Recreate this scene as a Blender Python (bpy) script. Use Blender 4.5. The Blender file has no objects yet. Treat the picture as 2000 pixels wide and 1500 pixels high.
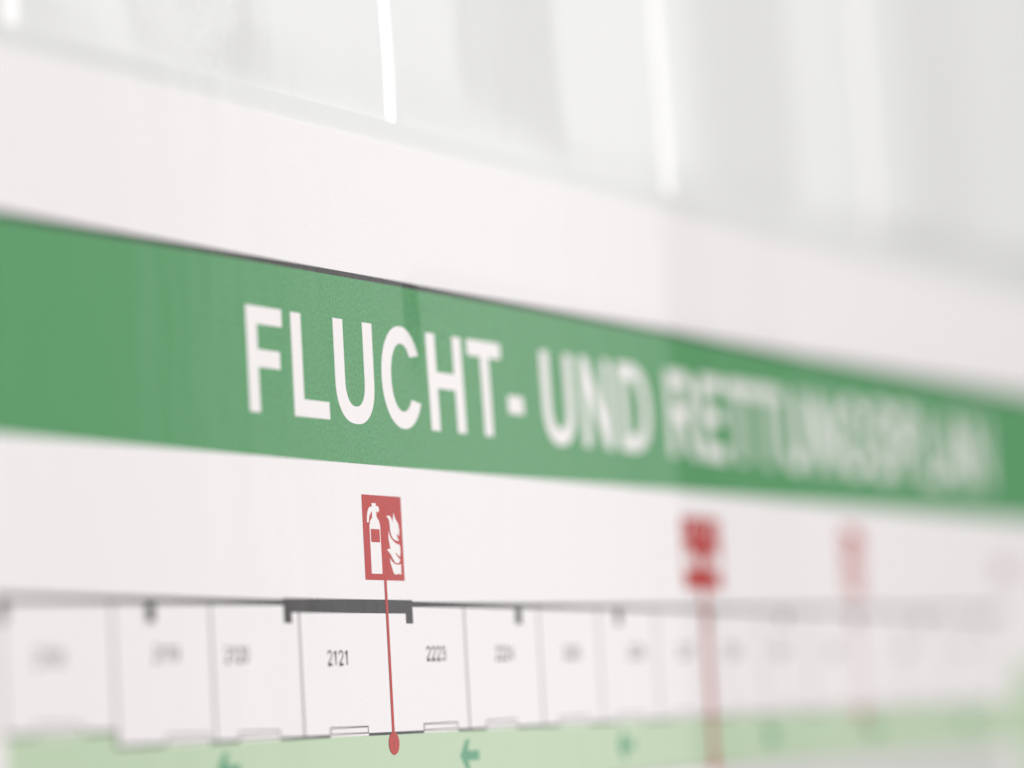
import bpy, bmesh, math, random
from mathutils import Vector, Matrix
from mathutils.geometry import tessellate_polygon

random.seed(7)
scene = bpy.context.scene
col = scene.collection
H = 0.012          # cap height of the heading letters, metres
Z0 = 1.55          # height of the heading's baseline above the floor, metres

# ------------------------------------------------------------------ camera
F_PX, YAW, PITCH, ROLL = 7577.19, 1.12885047, 0.0897357712, -0.0540510017
CAM = Vector((-31.2371047 * H, -17.5261644 * H, -3.10223593 * H + Z0))
fw = Vector((math.sin(YAW) * math.cos(PITCH), math.cos(YAW) * math.cos(PITCH), math.sin(PITCH)))
r0 = fw.cross(Vector((0, 0, 1))).normalized()
u0 = r0.cross(fw)
right = r0 * math.cos(ROLL) + u0 * math.sin(ROLL)
up = -r0 * math.sin(ROLL) + u0 * math.cos(ROLL)
cd = bpy.data.cameras.new('camera')
cam = bpy.data.objects.new('camera', cd)
col.objects.link(cam)
cam.matrix_world = Matrix(((right.x, up.x, -fw.x, CAM.x), (right.y, up.y, -fw.y, CAM.y),
                           (right.z, up.z, -fw.z, CAM.z), (0, 0, 0, 1)))
cd.sensor_width = 36.0
cd.lens = F_PX / 2000 * 36.0
cd.clip_start = 0.01
cd.clip_end = 50
FOCUS_PT = Vector((2.20 * H, 0, 0.38 * H + Z0))
cd.dof.use_dof = True
cd.dof.focus_distance = (FOCUS_PT - CAM).dot(fw)
cd.dof.aperture_fstop = 8.3
cd.dof.aperture_blades = 0
scene.camera = cam

# ------------------------------------------------------------------ light
world = bpy.data.worlds.new('World')
scene.world = world
world.use_nodes = True
bgn = world.node_tree.nodes['Background']
bgn.inputs[0].default_value = (1.0, 0.985, 0.98, 1)
bgn.inputs[1].default_value = 0.18


def area(name, loc, target, sx, sy, power, colour=(1, 1, 1)):
    ld = bpy.data.lights.new(name, 'AREA')
    ld.shape = 'RECTANGLE'
    ld.size, ld.size_y = sx, sy
    ld.energy = power
    ld.color = colour
    o = bpy.data.objects.new(name, ld)
    col.objects.link(o)
    o.location = loc
    d = (Vector(target) - Vector(loc)).normalized()
    o.rotation_euler = d.to_track_quat('-Z', 'Y').to_euler()
    return o


SIGN = Vector((0.08, 0, Z0))
# broad room light from behind and above the camera
area('room_light', (0.65, -2.2, Z0 + 1.2), SIGN + Vector((0.15, 0, 0)), 2.0, 1.4, 74.0, (1, 0.985, 0.975))
# tall lamp further along the corridor: the sheen on the sheet and the wall is its reflection
LAMP_DIST = 2.5
LAMP_C = Vector((2.31, -1.13, Z0 + 0.25))
area('corridor_lamp', LAMP_C, SIGN + Vector((0, 0, 0.1)), 0.36, 1.5, 2.2)
# added narrow light, no known lamp there: it whitens the beads on the wall
area('bead_fill_light', (1.95, -1.64, Z0 + 0.38), SIGN + Vector((0, 0, 0.05)), 0.24, 0.9, 2.9)

scene.view_settings.view_transform = 'Standard'
scene.view_settings.look = 'None'
scene.view_settings.exposure = 0.0
scene.view_settings.gamma = 1.0
scene.view_settings.use_curve_mapping = False
scene.render.resolution_x, scene.render.resolution_y = 1024, 768


# ------------------------------------------------------------------ materials
def material(name, rgb, rough=0.17, spec=0.5, grain=0.05, grain_scale=2600.0, bump=0.02, bump_scale=900.0,
             patch=None, waves=0.00007):
    m = bpy.data.materials.new(name)
    m.use_nodes = True
    nt = m.node_tree
    b = nt.nodes['Principled BSDF']
    b.inputs['Roughness'].default_value = rough
    b.inputs['Specular IOR Level'].default_value = spec
    tc = nt.nodes.new('ShaderNodeTexCoord')
    n = nt.nodes.new('ShaderNodeTexNoise')
    n.inputs['Scale'].default_value = grain_scale
    n.inputs['Detail'].default_value = 2.0
    nt.links.new(tc.outputs['Object'], n.inputs['Vector'])
    ramp = nt.nodes.new('ShaderNodeMapRange')
    ramp.inputs[1].default_value, ramp.inputs[2].default_value = 0.3, 0.7
    ramp.inputs[3].default_value, ramp.inputs[4].default_value = 1 - grain, 1 + grain
    nt.links.new(n.outputs['Fac'], ramp.inputs[0])
    mul = nt.nodes.new('ShaderNodeVectorMath')
    mul.operation = 'SCALE'
    mul.inputs[0].default_value = rgb
    nt.links.new(ramp.outputs[0], mul.inputs['Scale'])
    nt.links.new(mul.outputs[0], b.inputs['Base Color'])
    if waves:                         # the laminate is not perfectly flat
        n3 = nt.nodes.new('ShaderNodeTexNoise')
        n3.inputs['Scale'].default_value = 110.0
        n3.inputs['Detail'].default_value = 4.0
        mp3 = nt.nodes.new('ShaderNodeMapping')
        mp3.inputs['Scale'].default_value = (1.3, 1.0, 0.45)
        nt.links.new(tc.outputs['Object'], mp3.inputs['Vector'])
        nt.links.new(mp3.outputs[0], n3.inputs['Vector'])
        bp3 = nt.nodes.new('ShaderNodeBump')
        bp3.inputs['Strength'].default_value = 1.0
        bp3.inputs['Distance'].default_value = waves
        nt.links.new(n3.outputs['Fac'], bp3.inputs['Height'])
    if bump:
        n2 = nt.nodes.new('ShaderNodeTexNoise')
        n2.inputs['Scale'].default_value = bump_scale
        n2.inputs['Detail'].default_value = 3.0
        nt.links.new(tc.outputs['Object'], n2.inputs['Vector'])
        bp = nt.nodes.new('ShaderNodeBump')
        bp.inputs['Strength'].default_value = bump
        bp.inputs['Distance'].default_value = 0.0004
        nt.links.new(n2.outputs['Fac'], bp.inputs['Height'])
        if waves: nt.links.new(bp3.outputs[0], bp.inputs['Normal'])
        nt.links.new(bp.outputs[0], b.inputs['Normal'])
        if patch:                     # a scuffed spot where the paint is rougher
            geo = nt.nodes.new('ShaderNodeNewGeometry')
            dist = nt.nodes.new('ShaderNodeVectorMath')
            dist.operation = 'DISTANCE'
            dist.inputs[1].default_value = patch
            nt.links.new(geo.outputs['Position'], dist.inputs[0])
            mr = nt.nodes.new('ShaderNodeMapRange')
            mr.inputs[1].default_value, mr.inputs[2].default_value = 0.003, 0.013
            mr.inputs[3].default_value, mr.inputs[4].default_value = 0.3, bump * 0.4
            nt.links.new(dist.outputs['Value'], mr.inputs[0])
            nt.links.new(mr.outputs[0], bp.inputs['Strength'])
            bp.inputs['Distance'].default_value = 0.0010
            mp = nt.nodes.new('ShaderNodeMapping')
            mp.inputs['Scale'].default_value = (1.0, 1.0, 2.2)
            nt.links.new(tc.outputs['Object'], mp.inputs['Vector'])
            nt.links.new(mp.outputs[0], n2.inputs['Vector'])
    return m


M = dict(
    paper=material('laminated_paper', (0.86, 0.825, 0.83), grain=0.025),
    green=material('green_print', (0.072, 0.292, 0.105), grain=0.20),
    white=material('white_print', (0.86, 0.82, 0.82), grain=0.012),
    black=material('black_print', (0.022, 0.018, 0.020), grain=0.8),
    line=material('line_print', (0.03, 0.03, 0.034), grain=0.1),
    grey=material('grey_print', (0.40, 0.38, 0.38), grain=0.03),
    palegrey=material('pale_grey_print', (0.62, 0.63, 0.60), grain=0.02),
    palepink=material('pale_pink_print', (0.66, 0.56, 0.58), grain=0.02),
    red=material('red_print', (0.46, 0.016, 0.012), grain=0.12),
    pale=material('pale_green_print', (0.50, 0.635, 0.44), grain=0.02),
    arrow=material('arrow_green_print', (0.105, 0.34, 0.19), grain=0.06),
    film=material('clear_film', (0.735, 0.74, 0.74), rough=0.14, grain=0.0),
    wall=material('gloss_wall_paint', (0.765, 0.77, 0.77), rough=0.14, grain=0.004, waves=0.00005, bump=0.03, bump_scale=700, patch=(-0.55 * H, 0.0, 4.05 * H + Z0)),
    rib=material('streak_white_rib', (0.93, 0.93, 0.93), rough=0.10, grain=0.0, bump=0.0),  # whiter than the wall: the bright streak is partly put into this colour
)


# ------------------------------------------------------------------ the sheet's relief (u, v in cap heights)
def sstep(a, b, x):
    t = min(1.0, max(0.0, (x - a) / (b - a)))
    return t * t * (3 - 2 * t)


RIB_LEAN = 0.06
RIBS = (-10.45, -3.58, 3.45, 10.65, 17.6, 24.5, 31.4)


def slope_run(u, a, b, w):
    """integral of a slope of 1 between a and b with soft ends of width w"""
    def q(x, c):
        if x <= c - w: return 0.0
        if x >= c + w: return x - c
        t = (x - c + w) / (2 * w)
        return 2 * w * (t ** 3 - t ** 4 / 2)
    return q(u, a) - q(u, b)


T1 = math.tan(math.radians(1.7))


def relief(u, v):
    """metres towards the viewer"""
    h = 0.0
    amp = sstep(-0.1, 1.2, v) * (1 - 0.95 * sstep(1.38, 1.72, v))
    h -= 0.27e-3 * amp * slope_run(u, 3.33, 3.78, 0.07) / 0.45
    h -= slope_run(u, 10.16, 14.2, 0.06) * T1 * H * 0.55 + slope_run(u, 10.16, 11.6, 0.06) * T1 * H * 0.45
    return h


# the wall's shallow vertical facets: (from, to, slope in degrees, + towards the viewer)
FACETS = ((-6.2, -4.5, 2.3), (-4.5, -1.55, -2.0), (-1.55, 0.55, 2.4), (1.0, 2.4, -1.4), (5.05, 7.9, -2.0), (7.9, 11.8, 1.0), (11.8, 14.9, -0.9), (14.9, 19.2, 1.6), (19.2, 22.0, -1.0), (22.0, 26.0, 1.6), (28.0, 32.0, -6.0))


def wall_relief(u, v):
    k = sstep(2.95, 3.8, v)
    h = relief(u, min(v, 1.3)) * (1 - k)
    if k > 0:
        w = u + RIB_LEAN * (v - 3.0)
        for a, b, deg in FACETS:
            h += k * slope_run(w, a, b, 0.22 if b < 11 else 0.7) * math.tan(math.radians(deg)) * H
    return h


CREASE_U = ([3.25 + 0.02 * i for i in range(31)]
            + [a + d for a in (10.16, 11.6, 14.2) for d in (-0.08, -0.05, -0.02, 0.0, 0.02, 0.05, 0.08)])
CREASE_V = [-0.1 + 0.13 * i for i in range(11)] + [1.38 + 0.05 * i for i in range(8)]


def put(u, v, off, fn=relief):
    return Vector((u * H, -(fn(u, v) + off), v * H + Z0))


def normal_at(u, v, fn=relief):
    e = 0.004
    du = (fn(u + e, v) - fn(u - e, v)) / (2 * e * H)
    dv = (fn(u, v + e) - fn(u, v - e)) / (2 * e * H)
    return Vector((-du, -1.0, -dv)).normalized()


def finish(name, me, mat, parent):
    o = bpy.data.objects.new(name, me)
    me.materials.append(mat)
    col.objects.link(o)
    if parent is not None:
        o.parent = parent
    return o


def decal(name, polys, mat, parent, layer):
    """flat print on the sheet: polys = list of [outer, hole, ...] rings in (u, v)"""
    off = 0.000008 * layer
    bm = bmesh.new()
    for rings in polys:
        vs3 = [[Vector((p[0], p[1], 0)) for p in r] for r in rings]
        flat = [p for r in vs3 for p in r]
        bv = [bm.verts.new(p) for p in flat]
        for t in tessellate_polygon(vs3):
            try:
                bm.faces.new([bv[i] for i in t])
            except ValueError:
                pass
    us = [x.co.x for x in bm.verts]
    vs = [x.co.y for x in bm.verts]
    lo, hi, vlo, vhi = min(us), max(us), min(vs), max(vs)
    for c in CREASE_U:
        if lo < c < hi:
            bmesh.ops.bisect_plane(bm, geom=bm.verts[:] + bm.edges[:] + bm.faces[:], plane_co=(c, 0, 0), plane_no=(1, 0, 0))
    if hi > 3.2:
        for c in CREASE_V:
            if vlo < c < vhi:
                bmesh.ops.bisect_plane(bm, geom=bm.verts[:] + bm.edges[:] + bm.faces[:], plane_co=(0, c, 0), plane_no=(0, 1, 0))
    uv = [(x.co.x, x.co.y) for x in bm.verts]
    for f in bm.faces:
        if f.normal.z == 0: f.normal_update()
    bmesh.ops.recalc_face_normals(bm, faces=bm.faces)
    for x, (a, b) in zip(bm.verts, uv):
        x.co = put(a, b, off)
    bm.normal_update()
    for f in bm.faces:
        if f.normal.y > 0: f.normal_flip()
        f.smooth = True
    me = bpy.data.meshes.new(name)
    bm.to_mesh(me)
    bm.free()
    me.normals_split_custom_set_from_vertices([normal_at(a, b) for a, b in uv])
    return finish(name, me, mat, parent)


def rect(a, b, c, d):
    return [(a, b), (c, b), (c, d), (a, d)]


def stroke(points, w):
    """a polyline with a width as quads (list of polys)"""
    n = len(points)
    nor = []
    for i in range(n):
        a = points[max(0, i - 1)]
        b = points[min(n - 1, i + 1)]
        d = Vector((b[0] - a[0], b[1] - a[1]))
        d.normalize()
        nn = Vector((-d.y, d.x))
        if 0 < i < n - 1:
            d1 = Vector((points[i][0] - a[0], points[i][1] - a[1])).normalized()
            nn = nn / max(0.5, nn.dot(Vector((-d1.y, d1.x))))
        nor.append(nn)
    ws = w if isinstance(w, (list, tuple)) else [w] * n
    L = [(p[0] + q.x * k / 2, p[1] + q.y * k / 2) for p, q, k in zip(points, nor, ws)]
    R = [(p[0] - q.x * k / 2, p[1] - q.y * k / 2) for p, q, k in zip(points, nor, ws)]
    return [[L + R[::-1]]]


def arc(cx, cy, rx, ry, a0, a1, n=18, p=2.0):
    out = []
    for i in range(n + 1):
        a = math.radians(a0 + (a1 - a0) * i / n)
        c, s = math.cos(a), math.sin(a)
        out.append((cx + rx * math.copysign(abs(c) ** (2 / p), c), cy + ry * math.copysign(abs(s) ** (2 / p), s)))
    return out


# ------------------------------------------------------------------ heading letters (1000 units per em, cap height 716)
def glyphs():
    g = {}
    g['F'] = [[[(73, 0), (73, 716), (564, 716), (564, 595), (218, 595), (218, 425), (517, 425), (517, 304), (218, 304), (218, 0)]]]
    g['L'] = [[[(77, 0), (77, 712), (221, 712), (221, 121), (580, 121), (580, 0)]]]
    g['H'] = [[[(73, 0), (73, 716), (218, 716), (218, 434), (501, 434), (501, 716), (646, 716), (646, 0), (501, 0), (501, 313), (218, 313), (218, 0)]]]
    g['T'] = [[[(234, 0), (234, 595), (21, 595), (21, 716), (590, 716), (590, 595), (378, 595), (378, 0)]]]
    g['-'] = [[rect(56, 191, 326, 328)]]
    g['N'] = [[[(73, 0), (73, 716), (214, 716), (507, 238), (507, 716), (641, 716), (641, 0), (496, 0), (207, 467), (207, 0)]]]
    g['E'] = [[[(73, 0), (73, 716), (604, 716), (604, 595), (218, 595), (218, 436), (577, 436), (577, 315), (218, 315), (218, 121), (617, 121), (617, 0)]]]
    g['U'] = [[[(71, 716)] + arc(361, 300, 290, 312, 180, 360, 28, 2.35) + [(651, 716), (506, 716)]
               + arc(361, 300, 145, 189, 360, 180, 24, 2.3) + [(216, 716)]]]
    g['C'] = [[arc(363, 358, 316, 370, 24, 336, 40, 2.1)[0:0] + arc(363, 358, 316, 370, 27, 333, 44, 2.08)
               + arc(363, 358, 168, 246, 322, 38, 36, 2.08)]]
    g['D'] = [[[(72, 0), (72, 716), (336, 716)] + arc(336, 358, 343, 358, 90, -90, 30, 2.25) + [],
               [(217, 595), (325, 595)] + arc(325, 358, 204, 237, 90, -90, 26, 2.4) + [(217, 121)]]]
    g['P'] = [[[(73, 0), (73, 716), (400, 716)] + arc(400, 496, 225, 220, 90, -90, 24, 2.4) + [(218, 276), (218, 0)],
               [(218, 595), (375, 595)] + arc(375, 496, 100, 99, 90, -90, 16, 2.3) + [(218, 397)]]]
    g['R'] = [[[(73, 0), (73, 716), (400, 716)] + arc(400, 516, 250, 200, 90, -60, 22, 2.4)
               + [(520, 290), (590, 200), (715, 0), (542, 0), (435, 165), (360, 270), (290, 299), (218, 299), (218, 0)],
               [(218, 595), (375, 595)] + arc(375, 504, 125, 91, 90, -90, 16, 2.3) + [(218, 413)]]]
    g['A'] = [[[(0, 0), (279, 716), (432, 716), (718, 0), (561, 0), (499, 163), (213, 163), (154, 0)],
               [(259, 284), (453, 284), (354, 549)]]]
    g['G'] = [[arc(390, 358, 345, 370, 30, 318, 44, 2.08) + [(712, 90), (712, 398), (402, 398), (402, 277), (566, 277), (566, 165)]
               + arc(390, 358, 195, 246, 305, 40, 36, 2.08)]]
    sp = ([(575, 510)] + arc(335, 520, 212, 148, 15, 180, 16, 2.2) + [(128, 480), (160, 425), (230, 395), (330, 370), (440, 342), (520, 305), (552, 250), (550, 195)]
          + arc(335, 200, 215, 150, 0, -165, 16, 2.2)[2:] + [(117, 190)])
    g['S'] = stroke(sp, 136)
    return g


ADV = dict(F=611, L=611, U=722, C=722, H=722, T=611, N=722, D=722, R=722, E=667, G=778, S=667, P=667, A=722)
ADV['-'] = 333
ADV[' '] = 278
GL = glyphs()

# ------------------------------------------------------------------ wall (setting)
def grid(name, us, vs, fn, off, mat, parent, depth=0.0):
    nv = len(vs)
    verts, nrm, faces = [], [], []
    for a in us:
        for b in vs:
            verts.append(put(a, b, off, fn))
            nrm.append(normal_at(a, b, fn))
    for i in range(len(us) - 1):
        for j in range(nv - 1):
            faces.append((i * nv + j, (i + 1) * nv + j, (i + 1) * nv + j + 1, i * nv + j + 1))
    nf = len(faces)
    if depth:
        n = len(verts)
        ring = ([i * nv for i in range(len(us))] + [(len(us) - 1) * nv + j for j in range(1, nv)]
                + [i * nv + nv - 1 for i in range(len(us) - 2, -1, -1)] + [j for j in range(nv - 2, 0, -1)])
        for k in ring:
            verts.append(verts[k])
            nrm.append(None)
        m = n + len(ring)
        for k in ring:
            verts.append(verts[k] + Vector((0, depth, 0)))
            nrm.append(None)
        L = len(ring)
        for k in range(L):
            faces.append((n + k, m + k, m + (k + 1) % L, n + (k + 1) % L))
    me = bpy.data.meshes.new(name)
    me.from_pydata(verts, [], faces)
    for i, p in enumerate(me.polygons):
        p.use_smooth = i < nf
    me.update()
    ln = []
    for p in me.polygons:
        for vi in p.vertices:
            q = nrm[vi]
            ln.append(q if q is not None else p.normal.copy())
    me.normals_split_custom_set(ln)
    return finish(name, me, mat, parent)


wall_u = sorted(set([-14 + 0.5 * i for i in range(100)] + CREASE_U
                    + [-6 + 0.1 * i for i in range(330)]))
wall_v = [-26, -10, -4, -0.1, 0.5, 1.2, 2.0, 2.8, 2.95] + [2.95 + 0.125 * i for i in range(1, 11)] + [4.6, 5, 5.5, 6, 6.5, 7, 8, 10, 16]
wall = grid('wall', wall_u, wall_v, wall_relief, -0.0011, M['wall'], None)
wall['kind'] = 'structure'


def make_rib(u, lean, tilt):
    """slim raised bead on the wall, its face turned a little to the left, rounded off at its lower end"""
    w, lo, hi = 0.106 * H, 3.02, 9.0
    tt = math.tan(math.radians(tilt))
    verts, faces = [], []
    stations = [(lo, 0.12), (lo + 0.02, 0.45), (lo + 0.06, 0.72), (lo + 0.12, 0.92), (lo + 0.2, 1.0)] + [(lo + 0.2 + (hi - lo - 0.2) * k / 24, 1.0) for k in range(1, 25)]
    prof = [(-1.0, -0.1), (-0.93, 0.04), (-0.5, 0.5), (0.0, 1.0), (0.5, 1.5), (0.86, 1.84), (0.97, 1.6), (1.0, -0.1)]
    n = len(prof)
    for v, k in stations:
        uc = u - lean * (v - lo)
        base = put(uc, v, -0.00110, wall_relief)
        for x, y in prof:
            verts.append(base + Vector((x * w * k, -y * w * k * tt - 0.00003, 0)))
    for i in range(len(stations) - 1):
        for j in range(n - 1):
            p = i * n + j
            faces.append((p, p + 1, p + n + 1, p + n))
    faces.append(tuple(range(n)))
    me = bpy.data.meshes.new('rib')
    me.from_pydata(verts, [], faces)
    me.update()
    return finish('rib', me, M['rib'], wall)


for rb, tl in zip(RIBS[1:5], (4.0, 6.8, 8.2, 9.8)):
    make_rib(rb, RIB_LEAN, tl)

# ------------------------------------------------------------------ the sign
sign = bpy.data.objects.new('escape_plan_sign', None)
col.objects.link(sign)
sign['label'] = 'laminated white escape plan sheet with green heading band fixed to the wall'
sign['category'] = 'sign'

U0, U1, V0, V1 = -6.8, 28.2, -22.0, 2.86
sheet_u = sorted(set([U0, U1] + [U0 + 1.0 * i for i in range(36)] + CREASE_U))
sheet_v = sorted(set([V0, V1, -12, -5, -2] + CREASE_V + [2.1]))
sheet = grid('sheet', sheet_u, sheet_v, relief, 0.0, M['paper'], sign, depth=0.0006)
film_v = [2.80, 2.86, 2.95, 3.04, 3.11]
film = grid('film_border', [u for u in sheet_u], film_v, relief, -0.0004, M['film'], sign, depth=0.0004)

# a wrinkle where the film lifts beside the sheet's upper edge
wr = [(1.10, 2.93), (1.18, 2.965), (1.30, 2.99), (1.45, 3.003), (1.65, 3.006), (1.95, 3.000), (2.3, 2.99), (2.7, 2.975)]
vv, ff = [], []
for k, (a, b) in enumerate(wr):
    e = math.sin(math.pi * (k + 0.4) / (len(wr) - 0.2))
    for q, hh in ((-0.012, -0.00042), (0.0, -0.00041 + 0.00003 * e), (0.012, -0.00042)):
        vv.append(put(a, b + q, hh))
for k in range(len(wr) - 1):
    for q in (0, 1):
        ff.append((3 * k + q, 3 * k + q + 3, 3 * k + q + 4, 3 * k + q + 1))
me = bpy.data.meshes.new('film_wrinkle')
me.from_pydata(vv, [], ff)
me.update()
for p in me.polygons: p.use_smooth = True
finish('film_wrinkle', me, M['film'], sign)

# heading band, its rule and letters
band = decal('heading_band', [[rect(U0 + 0.6, -0.405, U1 - 0.6, 1.42)]], M['green'], sign, 1)
decal('top_rule', [[rect(U0 + 0.6, 1.42, U1 - 0.6, 1.475)]], M['black'], band, 1)
def stretch(u):
    return u if u < 10.16 else 10.16 + (u - 10.16) * 1.03


pen = 0.0
for ch in 'FLUCHT- UND RETTUNGSPLAN':
    if ch != ' ':
        k = 1.00529 / 716
        polys = [[[(stretch((pen + x) * k), y / 716) for x, y in ring] for ring in rings] for rings in GL[ch]]
        decal('hyphen' if ch == '-' else 'letter', polys, M['white'], band, 2)
    pen += ADV[ch]

# ------------------------------------------------------------------ fire symbols
S = 0.835


def st(px, py):
    t = 0.5
    for _ in range(6):
        s = (px - 190 - 65 * t) / 570
        t = (py - 115 - 40 * s) / (1250 - 20 * s)
    return s, t


FLAME = [
    [(552, 440), (572, 428), (592, 430), (615, 450), (632, 485), (642, 530), (648, 460), (655, 385), (668, 430), (685, 480), (725, 550), (742, 640), (740, 690), (736, 732),
     (720, 712), (705, 695), (704, 715), (720, 765), (740, 800), (712, 800), (680, 788), (650, 765), (625, 715), (608, 650), (602, 580), (595, 515), (580, 470)],
    [(585, 650), (600, 720), (630, 772), (670, 818), (705, 842), (745, 855), (757, 895), (760, 960), (755, 1032), (735, 1020), (710, 990), (688, 968), (692, 992), (725, 1040), (750, 1065), (755, 1085),
     (742, 1120), (715, 1130), (680, 1112), (650, 1065), (622, 1005), (590, 960), (562, 925), (585, 916), (612, 914), (604, 860), (590, 800), (582, 730)],
    [(605, 1050), (622, 1080), (645, 1108), (680, 1137), (715, 1147), (745, 1146), (768, 1138), (775, 1292), (750, 1286), (730, 1280), (700, 1292), (665, 1280), (640, 1200), (615, 1120)],
]


def symbol(name, u, v, dot_u, dot_v, kind, lab, wide=1.0, line=0.052):
    def place(u, v, pts):
        return [(u + s * S * wide, v - t * S) for s, t in pts]
    base = decal(name, [[rect(u, v - S, u + S * wide, v)]], M['red'], sign, 2)
    base['label'] = lab
    ul = u + 0.5 * S * wide
    # the leader and the dot are printed as one flag with the symbol
    decal('leader_line', stroke([(ul, v - S), (dot_u, dot_v)], line), M['red'], base, 5)
    decal('location_dot', [[arc(dot_u, dot_v, 0.113, 0.113, 0, 352, 30)]], M['red'], base, 6)
    if kind == 'extinguisher':
        body = [(0.165, 0.925), (0.165, 0.36), (0.185, 0.31), (0.24, 0.265), (0.245, 0.19), (0.225, 0.20), (0.175, 0.25), (0.15, 0.325), (0.105, 0.325), (0.11, 0.26),
                (0.135, 0.19), (0.18, 0.145), (0.245, 0.135), (0.245, 0.095), (0.35, 0.095), (0.35, 0.13), (0.40, 0.125), (0.425, 0.15), (0.425, 0.185), (0.395, 0.205),
                (0.355, 0.185), (0.355, 0.255), (0.41, 0.30), (0.435, 0.36), (0.435, 0.925)]
        ex = decal('extinguisher_shape', [[place(u, v, body)]], M['white'], base, 3)
        decal('label_panel', [[place(u, v, [(0.19, 0.40), (0.415, 0.40), (0.415, 0.555), (0.19, 0.555)])]], M['red'], base, 4)
        decal('flame_shape', [[place(u, v, [st(*p) for p in fl])] for fl in FLAME], M['white'], base, 3)
    else:
        hand = [(0.06, 0.73), (0.05, 0.58), (0.08, 0.52), (0.10, 0.40), (0.14, 0.38), (0.17, 0.42), (0.17, 0.50), (0.22, 0.50), (0.28, 0.52), (0.33, 0.53), (0.36, 0.58), (0.36, 0.68), (0.32, 0.74)]
        decal('hand_shape', [[place(u, v, hand)]], M['white'], base, 3)
        decal('sound_mark', [[place(u, v, rect(0.13, 0.12, 0.19, 0.27))], [place(u, v, rect(0.46, 0.10, 0.53, 0.30))], [place(u, v, rect(0.80, 0.12, 0.85, 0.27))]], M['white'], base, 3)
        fl = [(0.66, 0.74), (0.63, 0.64), (0.66, 0.54), (0.69, 0.59), (0.71, 0.50), (0.75, 0.40), (0.78, 0.49), (0.81, 0.55), (0.85, 0.47), (0.90, 0.53), (0.94, 0.61), (0.95, 0.69), (0.91, 0.75)]
        decal('flame_shape', [[place(u, v, fl)]], M['white'], base, 3)
    return base


symbol('fire_extinguisher_symbol', 2.235, -0.703, 2.66, -3.135, 'extinguisher', 'sharp red fire extinguisher symbol with leader line ending in a dot')
symbol('fire_alarm_symbol', 10.17, -0.703, 10.80, -3.56, 'alarm', 'blurred red fire alarm symbol with leader line', 1.45, 0.14)
symbol('fire_extinguisher_symbol', 15.66, -0.703, 16.0, -3.12, 'extinguisher', 'far faint red symbol with leader line', 0.8)
decal('grey_mark', [[rect(21.7, -1.35, 22.6, -0.95)]], M['palepink'], sign, 2)

# ------------------------------------------------------------------ floor plan
corridor = decal('corridor', [[[(-4.24, -2.915), (-2.50, -2.915), (-2.50, -3.045), (22.3, -3.045), (22.3, -2.5), (23.6, -2.5), (23.6, -5.2), (22.3, -5.2), (22.3, -3.585), (-4.24, -3.585)]]], M['pale'], sign, 1)
PILLARS = [-4.22 + 2.505 * k for k in range(0, 11)]
PILLARS = [-4.25, -1.86, 0.633, 3.13, 5.648, 8.23, 10.86, 13.4, 15.9, 18.5, 21.0]
beam = decal('outer_wall', [[rect(-4.32, -1.797, 0.56, -1.742)], [rect(0.56, -1.863, 3.21, -1.728)], [rect(3.21, -1.797, 22.0, -1.742)]], M['black'], sign, 2)
for x in PILLARS:
    decal('pillar', [[rect(x - 0.075, -1.962, x + 0.08, -1.80 if not 0.5 < x < 3.3 else -1.862)]], M['black'], beam, 2)
ROOMW = [-4.27, -2.50, -0.81, 0.852, 4.36, 6.14, 7.68, 9.26, 10.9, 12.6, 14.3, 16.0, 17.7, 19.4, 21.3]
for x in ROOMW:
    top = -1.863 if 0.56 < x < 3.2 else -1.797
    decal('room_wall', [[rect(x - 0.022, -3.03 if x > -2.6 else -2.90, x + 0.022, top)]], M['grey'], sign, 2)
DOORS = [(-3.79, -3.05), (-1.68, -0.92), (-0.385, 0.384), (1.36, 2.143), (3.326, 4.094), (4.745, 5.475), (6.55, 7.32), (8.02, 8.80), (9.65, 10.4), (11.4, 12.15), (13.1, 13.85), (14.8, 15.5), (16.5, 17.2), (18.2, 18.9), (20.0, 20.7)]
prev = -2.50
for a, b in DOORS:
    dv = 0.13 if a < -2.6 else 0.0
    opening = decal('door', [[rect(a, -3.046 + dv, b, -2.955 + dv)]], M['white'], sign, 2)
    decal('door_outline', [[rect(a, -3.026 + dv, b, -2.952 + dv), rect(a + 0.016, -3.014 + dv, b - 0.016, -2.966 + dv)]], M['line'], opening, 3)
segs = [(-2.50, -1.68), (-0.92, -0.385)] + [(DOORS[i][1], DOORS[i + 1][0]) for i in range(2, len(DOORS) - 1)] + [(20.7, 21.3)]
for a, b in segs:
    decal('corridor_wall', [[rect(a, -3.05, b, -3.022)]], M['line'], sign, 3)
for a, b in ((-4.27, -3.79), (-3.05, -2.50)):
    decal('corridor_wall', [[rect(a, -2.92, b, -2.892)]], M['line'], sign, 3)
decal('corridor_wall', [[rect(-2.53, -3.05, -2.50, -2.90)]], M['line'], sign, 3)
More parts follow.
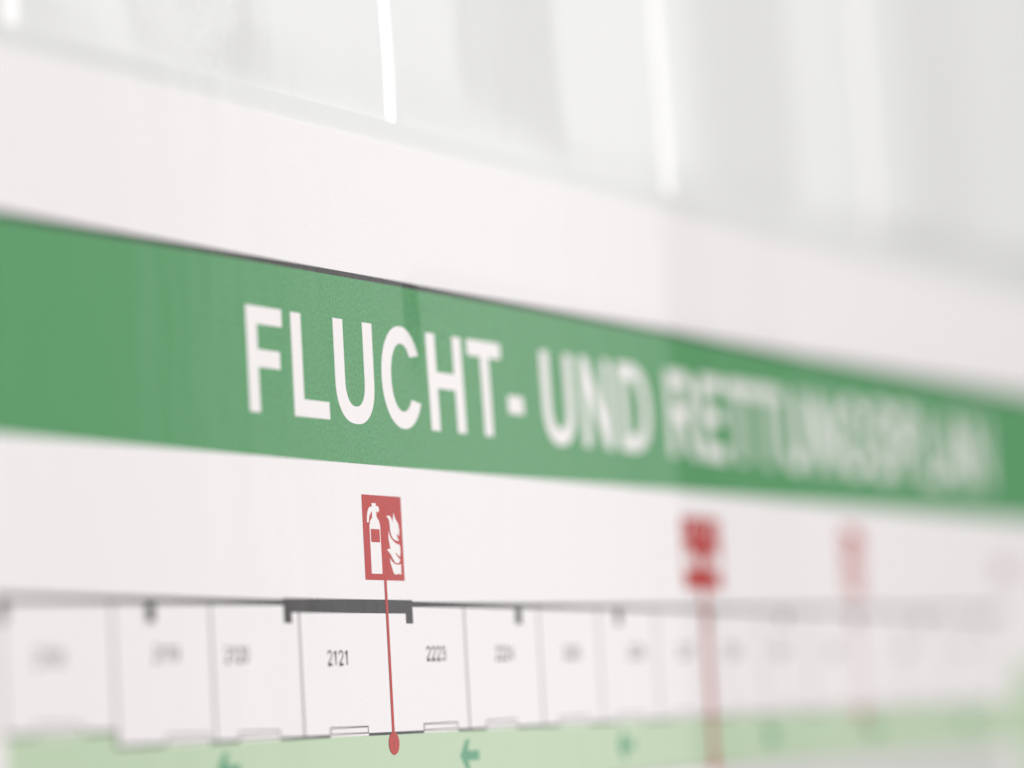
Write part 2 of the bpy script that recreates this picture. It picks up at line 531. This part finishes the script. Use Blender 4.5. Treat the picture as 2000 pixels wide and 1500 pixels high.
# invented grey fill for the blurred tone below the corridor, and its lower wall
decal('grey_fill', [[rect(10.9, -4.6, 21.8, -3.66)]], M['palegrey'], sign, 1)
decal('corridor_wall', [[rect(-4.27, -3.62, 21.3, -3.585)]], M['grey'], sign, 3)
AR = [(0, 0), (0.045, 0.045), (0.09, 0.10), (0.14, 0.16), (0.245, 0.17), (0.205, 0.11), (0.19, 0.05), (0.44, 0.05), (0.44, -0.05), (0.19, -0.05), (0.205, -0.11), (0.245, -0.17), (0.14, -0.16), (0.09, -0.10), (0.045, -0.045)]
for x in (-0.83, 4.10, 8.03, 12.55, 16.2, 20.0):
    decal('arrow', [[[(x + a, -3.30 + b) for a, b in AR]]], M['arrow'], corridor, 2)

# ------------------------------------------------------------------ room numbers
def digit(c):
    """strokes in a 556 x 716 cell"""
    if c == '1': return [[(120, 560), (230, 620), (295, 716), (295, 0)]]
    if c == '2': return [[(75, 520)] + arc(275, 520, 190, 155, 165, -30, 16) + [(400, 370), (270, 230), (110, 90), (80, 42), (500, 42)]]
    if c == '3': return [[(75, 530)] + arc(265, 530, 170, 145, 160, -80, 14) + [(230, 380)], [(230, 385)] + arc(265, 205, 205, 170, 85, -165, 18)]
    if c == '4': return [[(390, 0), (390, 690), (50, 215), (525, 215)]]
    if c == '5': return [[(480, 670), (170, 670), (110, 345)] + arc(270, 225, 200, 185, 135, -165, 18)]
    if c == '8': return [arc(275, 530, 165, 145, 0, 360, 24), arc(275, 200, 195, 165, 0, 360, 24)]
    if c == '9': return [arc(270, 480, 185, 190, 0, 360, 24), [(455, 480), (450, 300)] + arc(265, 240, 180, 200, 0, -160, 14)[3:]]
    if c == '6': return [arc(285, 230, 185, 190, 0, 360, 24), [(100, 230), (105, 400)] + arc(290, 470, 180, 205, 180, 25, 14)[3:]]
    if c == '7': return [[(60, 670), (490, 670), (330, 420), (215, 0)]]
    return [arc(275, 357, 195, 320, 0, 360, 30)]


def room_number(text, u, v, h=0.146):
    k = h / 716
    polys = []
    for i, c in enumerate(text):
        for pts in digit(c):
            polys += stroke([(u + (i * 556 + x) * k, v + y * k) for x, y in pts], 92 * k)
    decal('room_number', polys, M['line'], sign, 2)


for text, u, v in (('2118', -3.76, -2.335), ('2119', -1.84, -2.31), ('2120', -0.585, -2.325), ('2121', 1.37, -2.365), ('2223', 3.455, -2.332), ('2224', 5.04, -2.335),
                   ('2225', 6.73, -2.335), ('2226', 8.46, -2.335), ('2227', 9.88, -2.335), ('2228', 11.4, -2.335), ('2229', 13.0, -2.335), ('2230', 14.9, -2.335), ('2231', 17.6, -2.335), ('2232', 19.9, -2.335)):
    room_number(text, u, v)
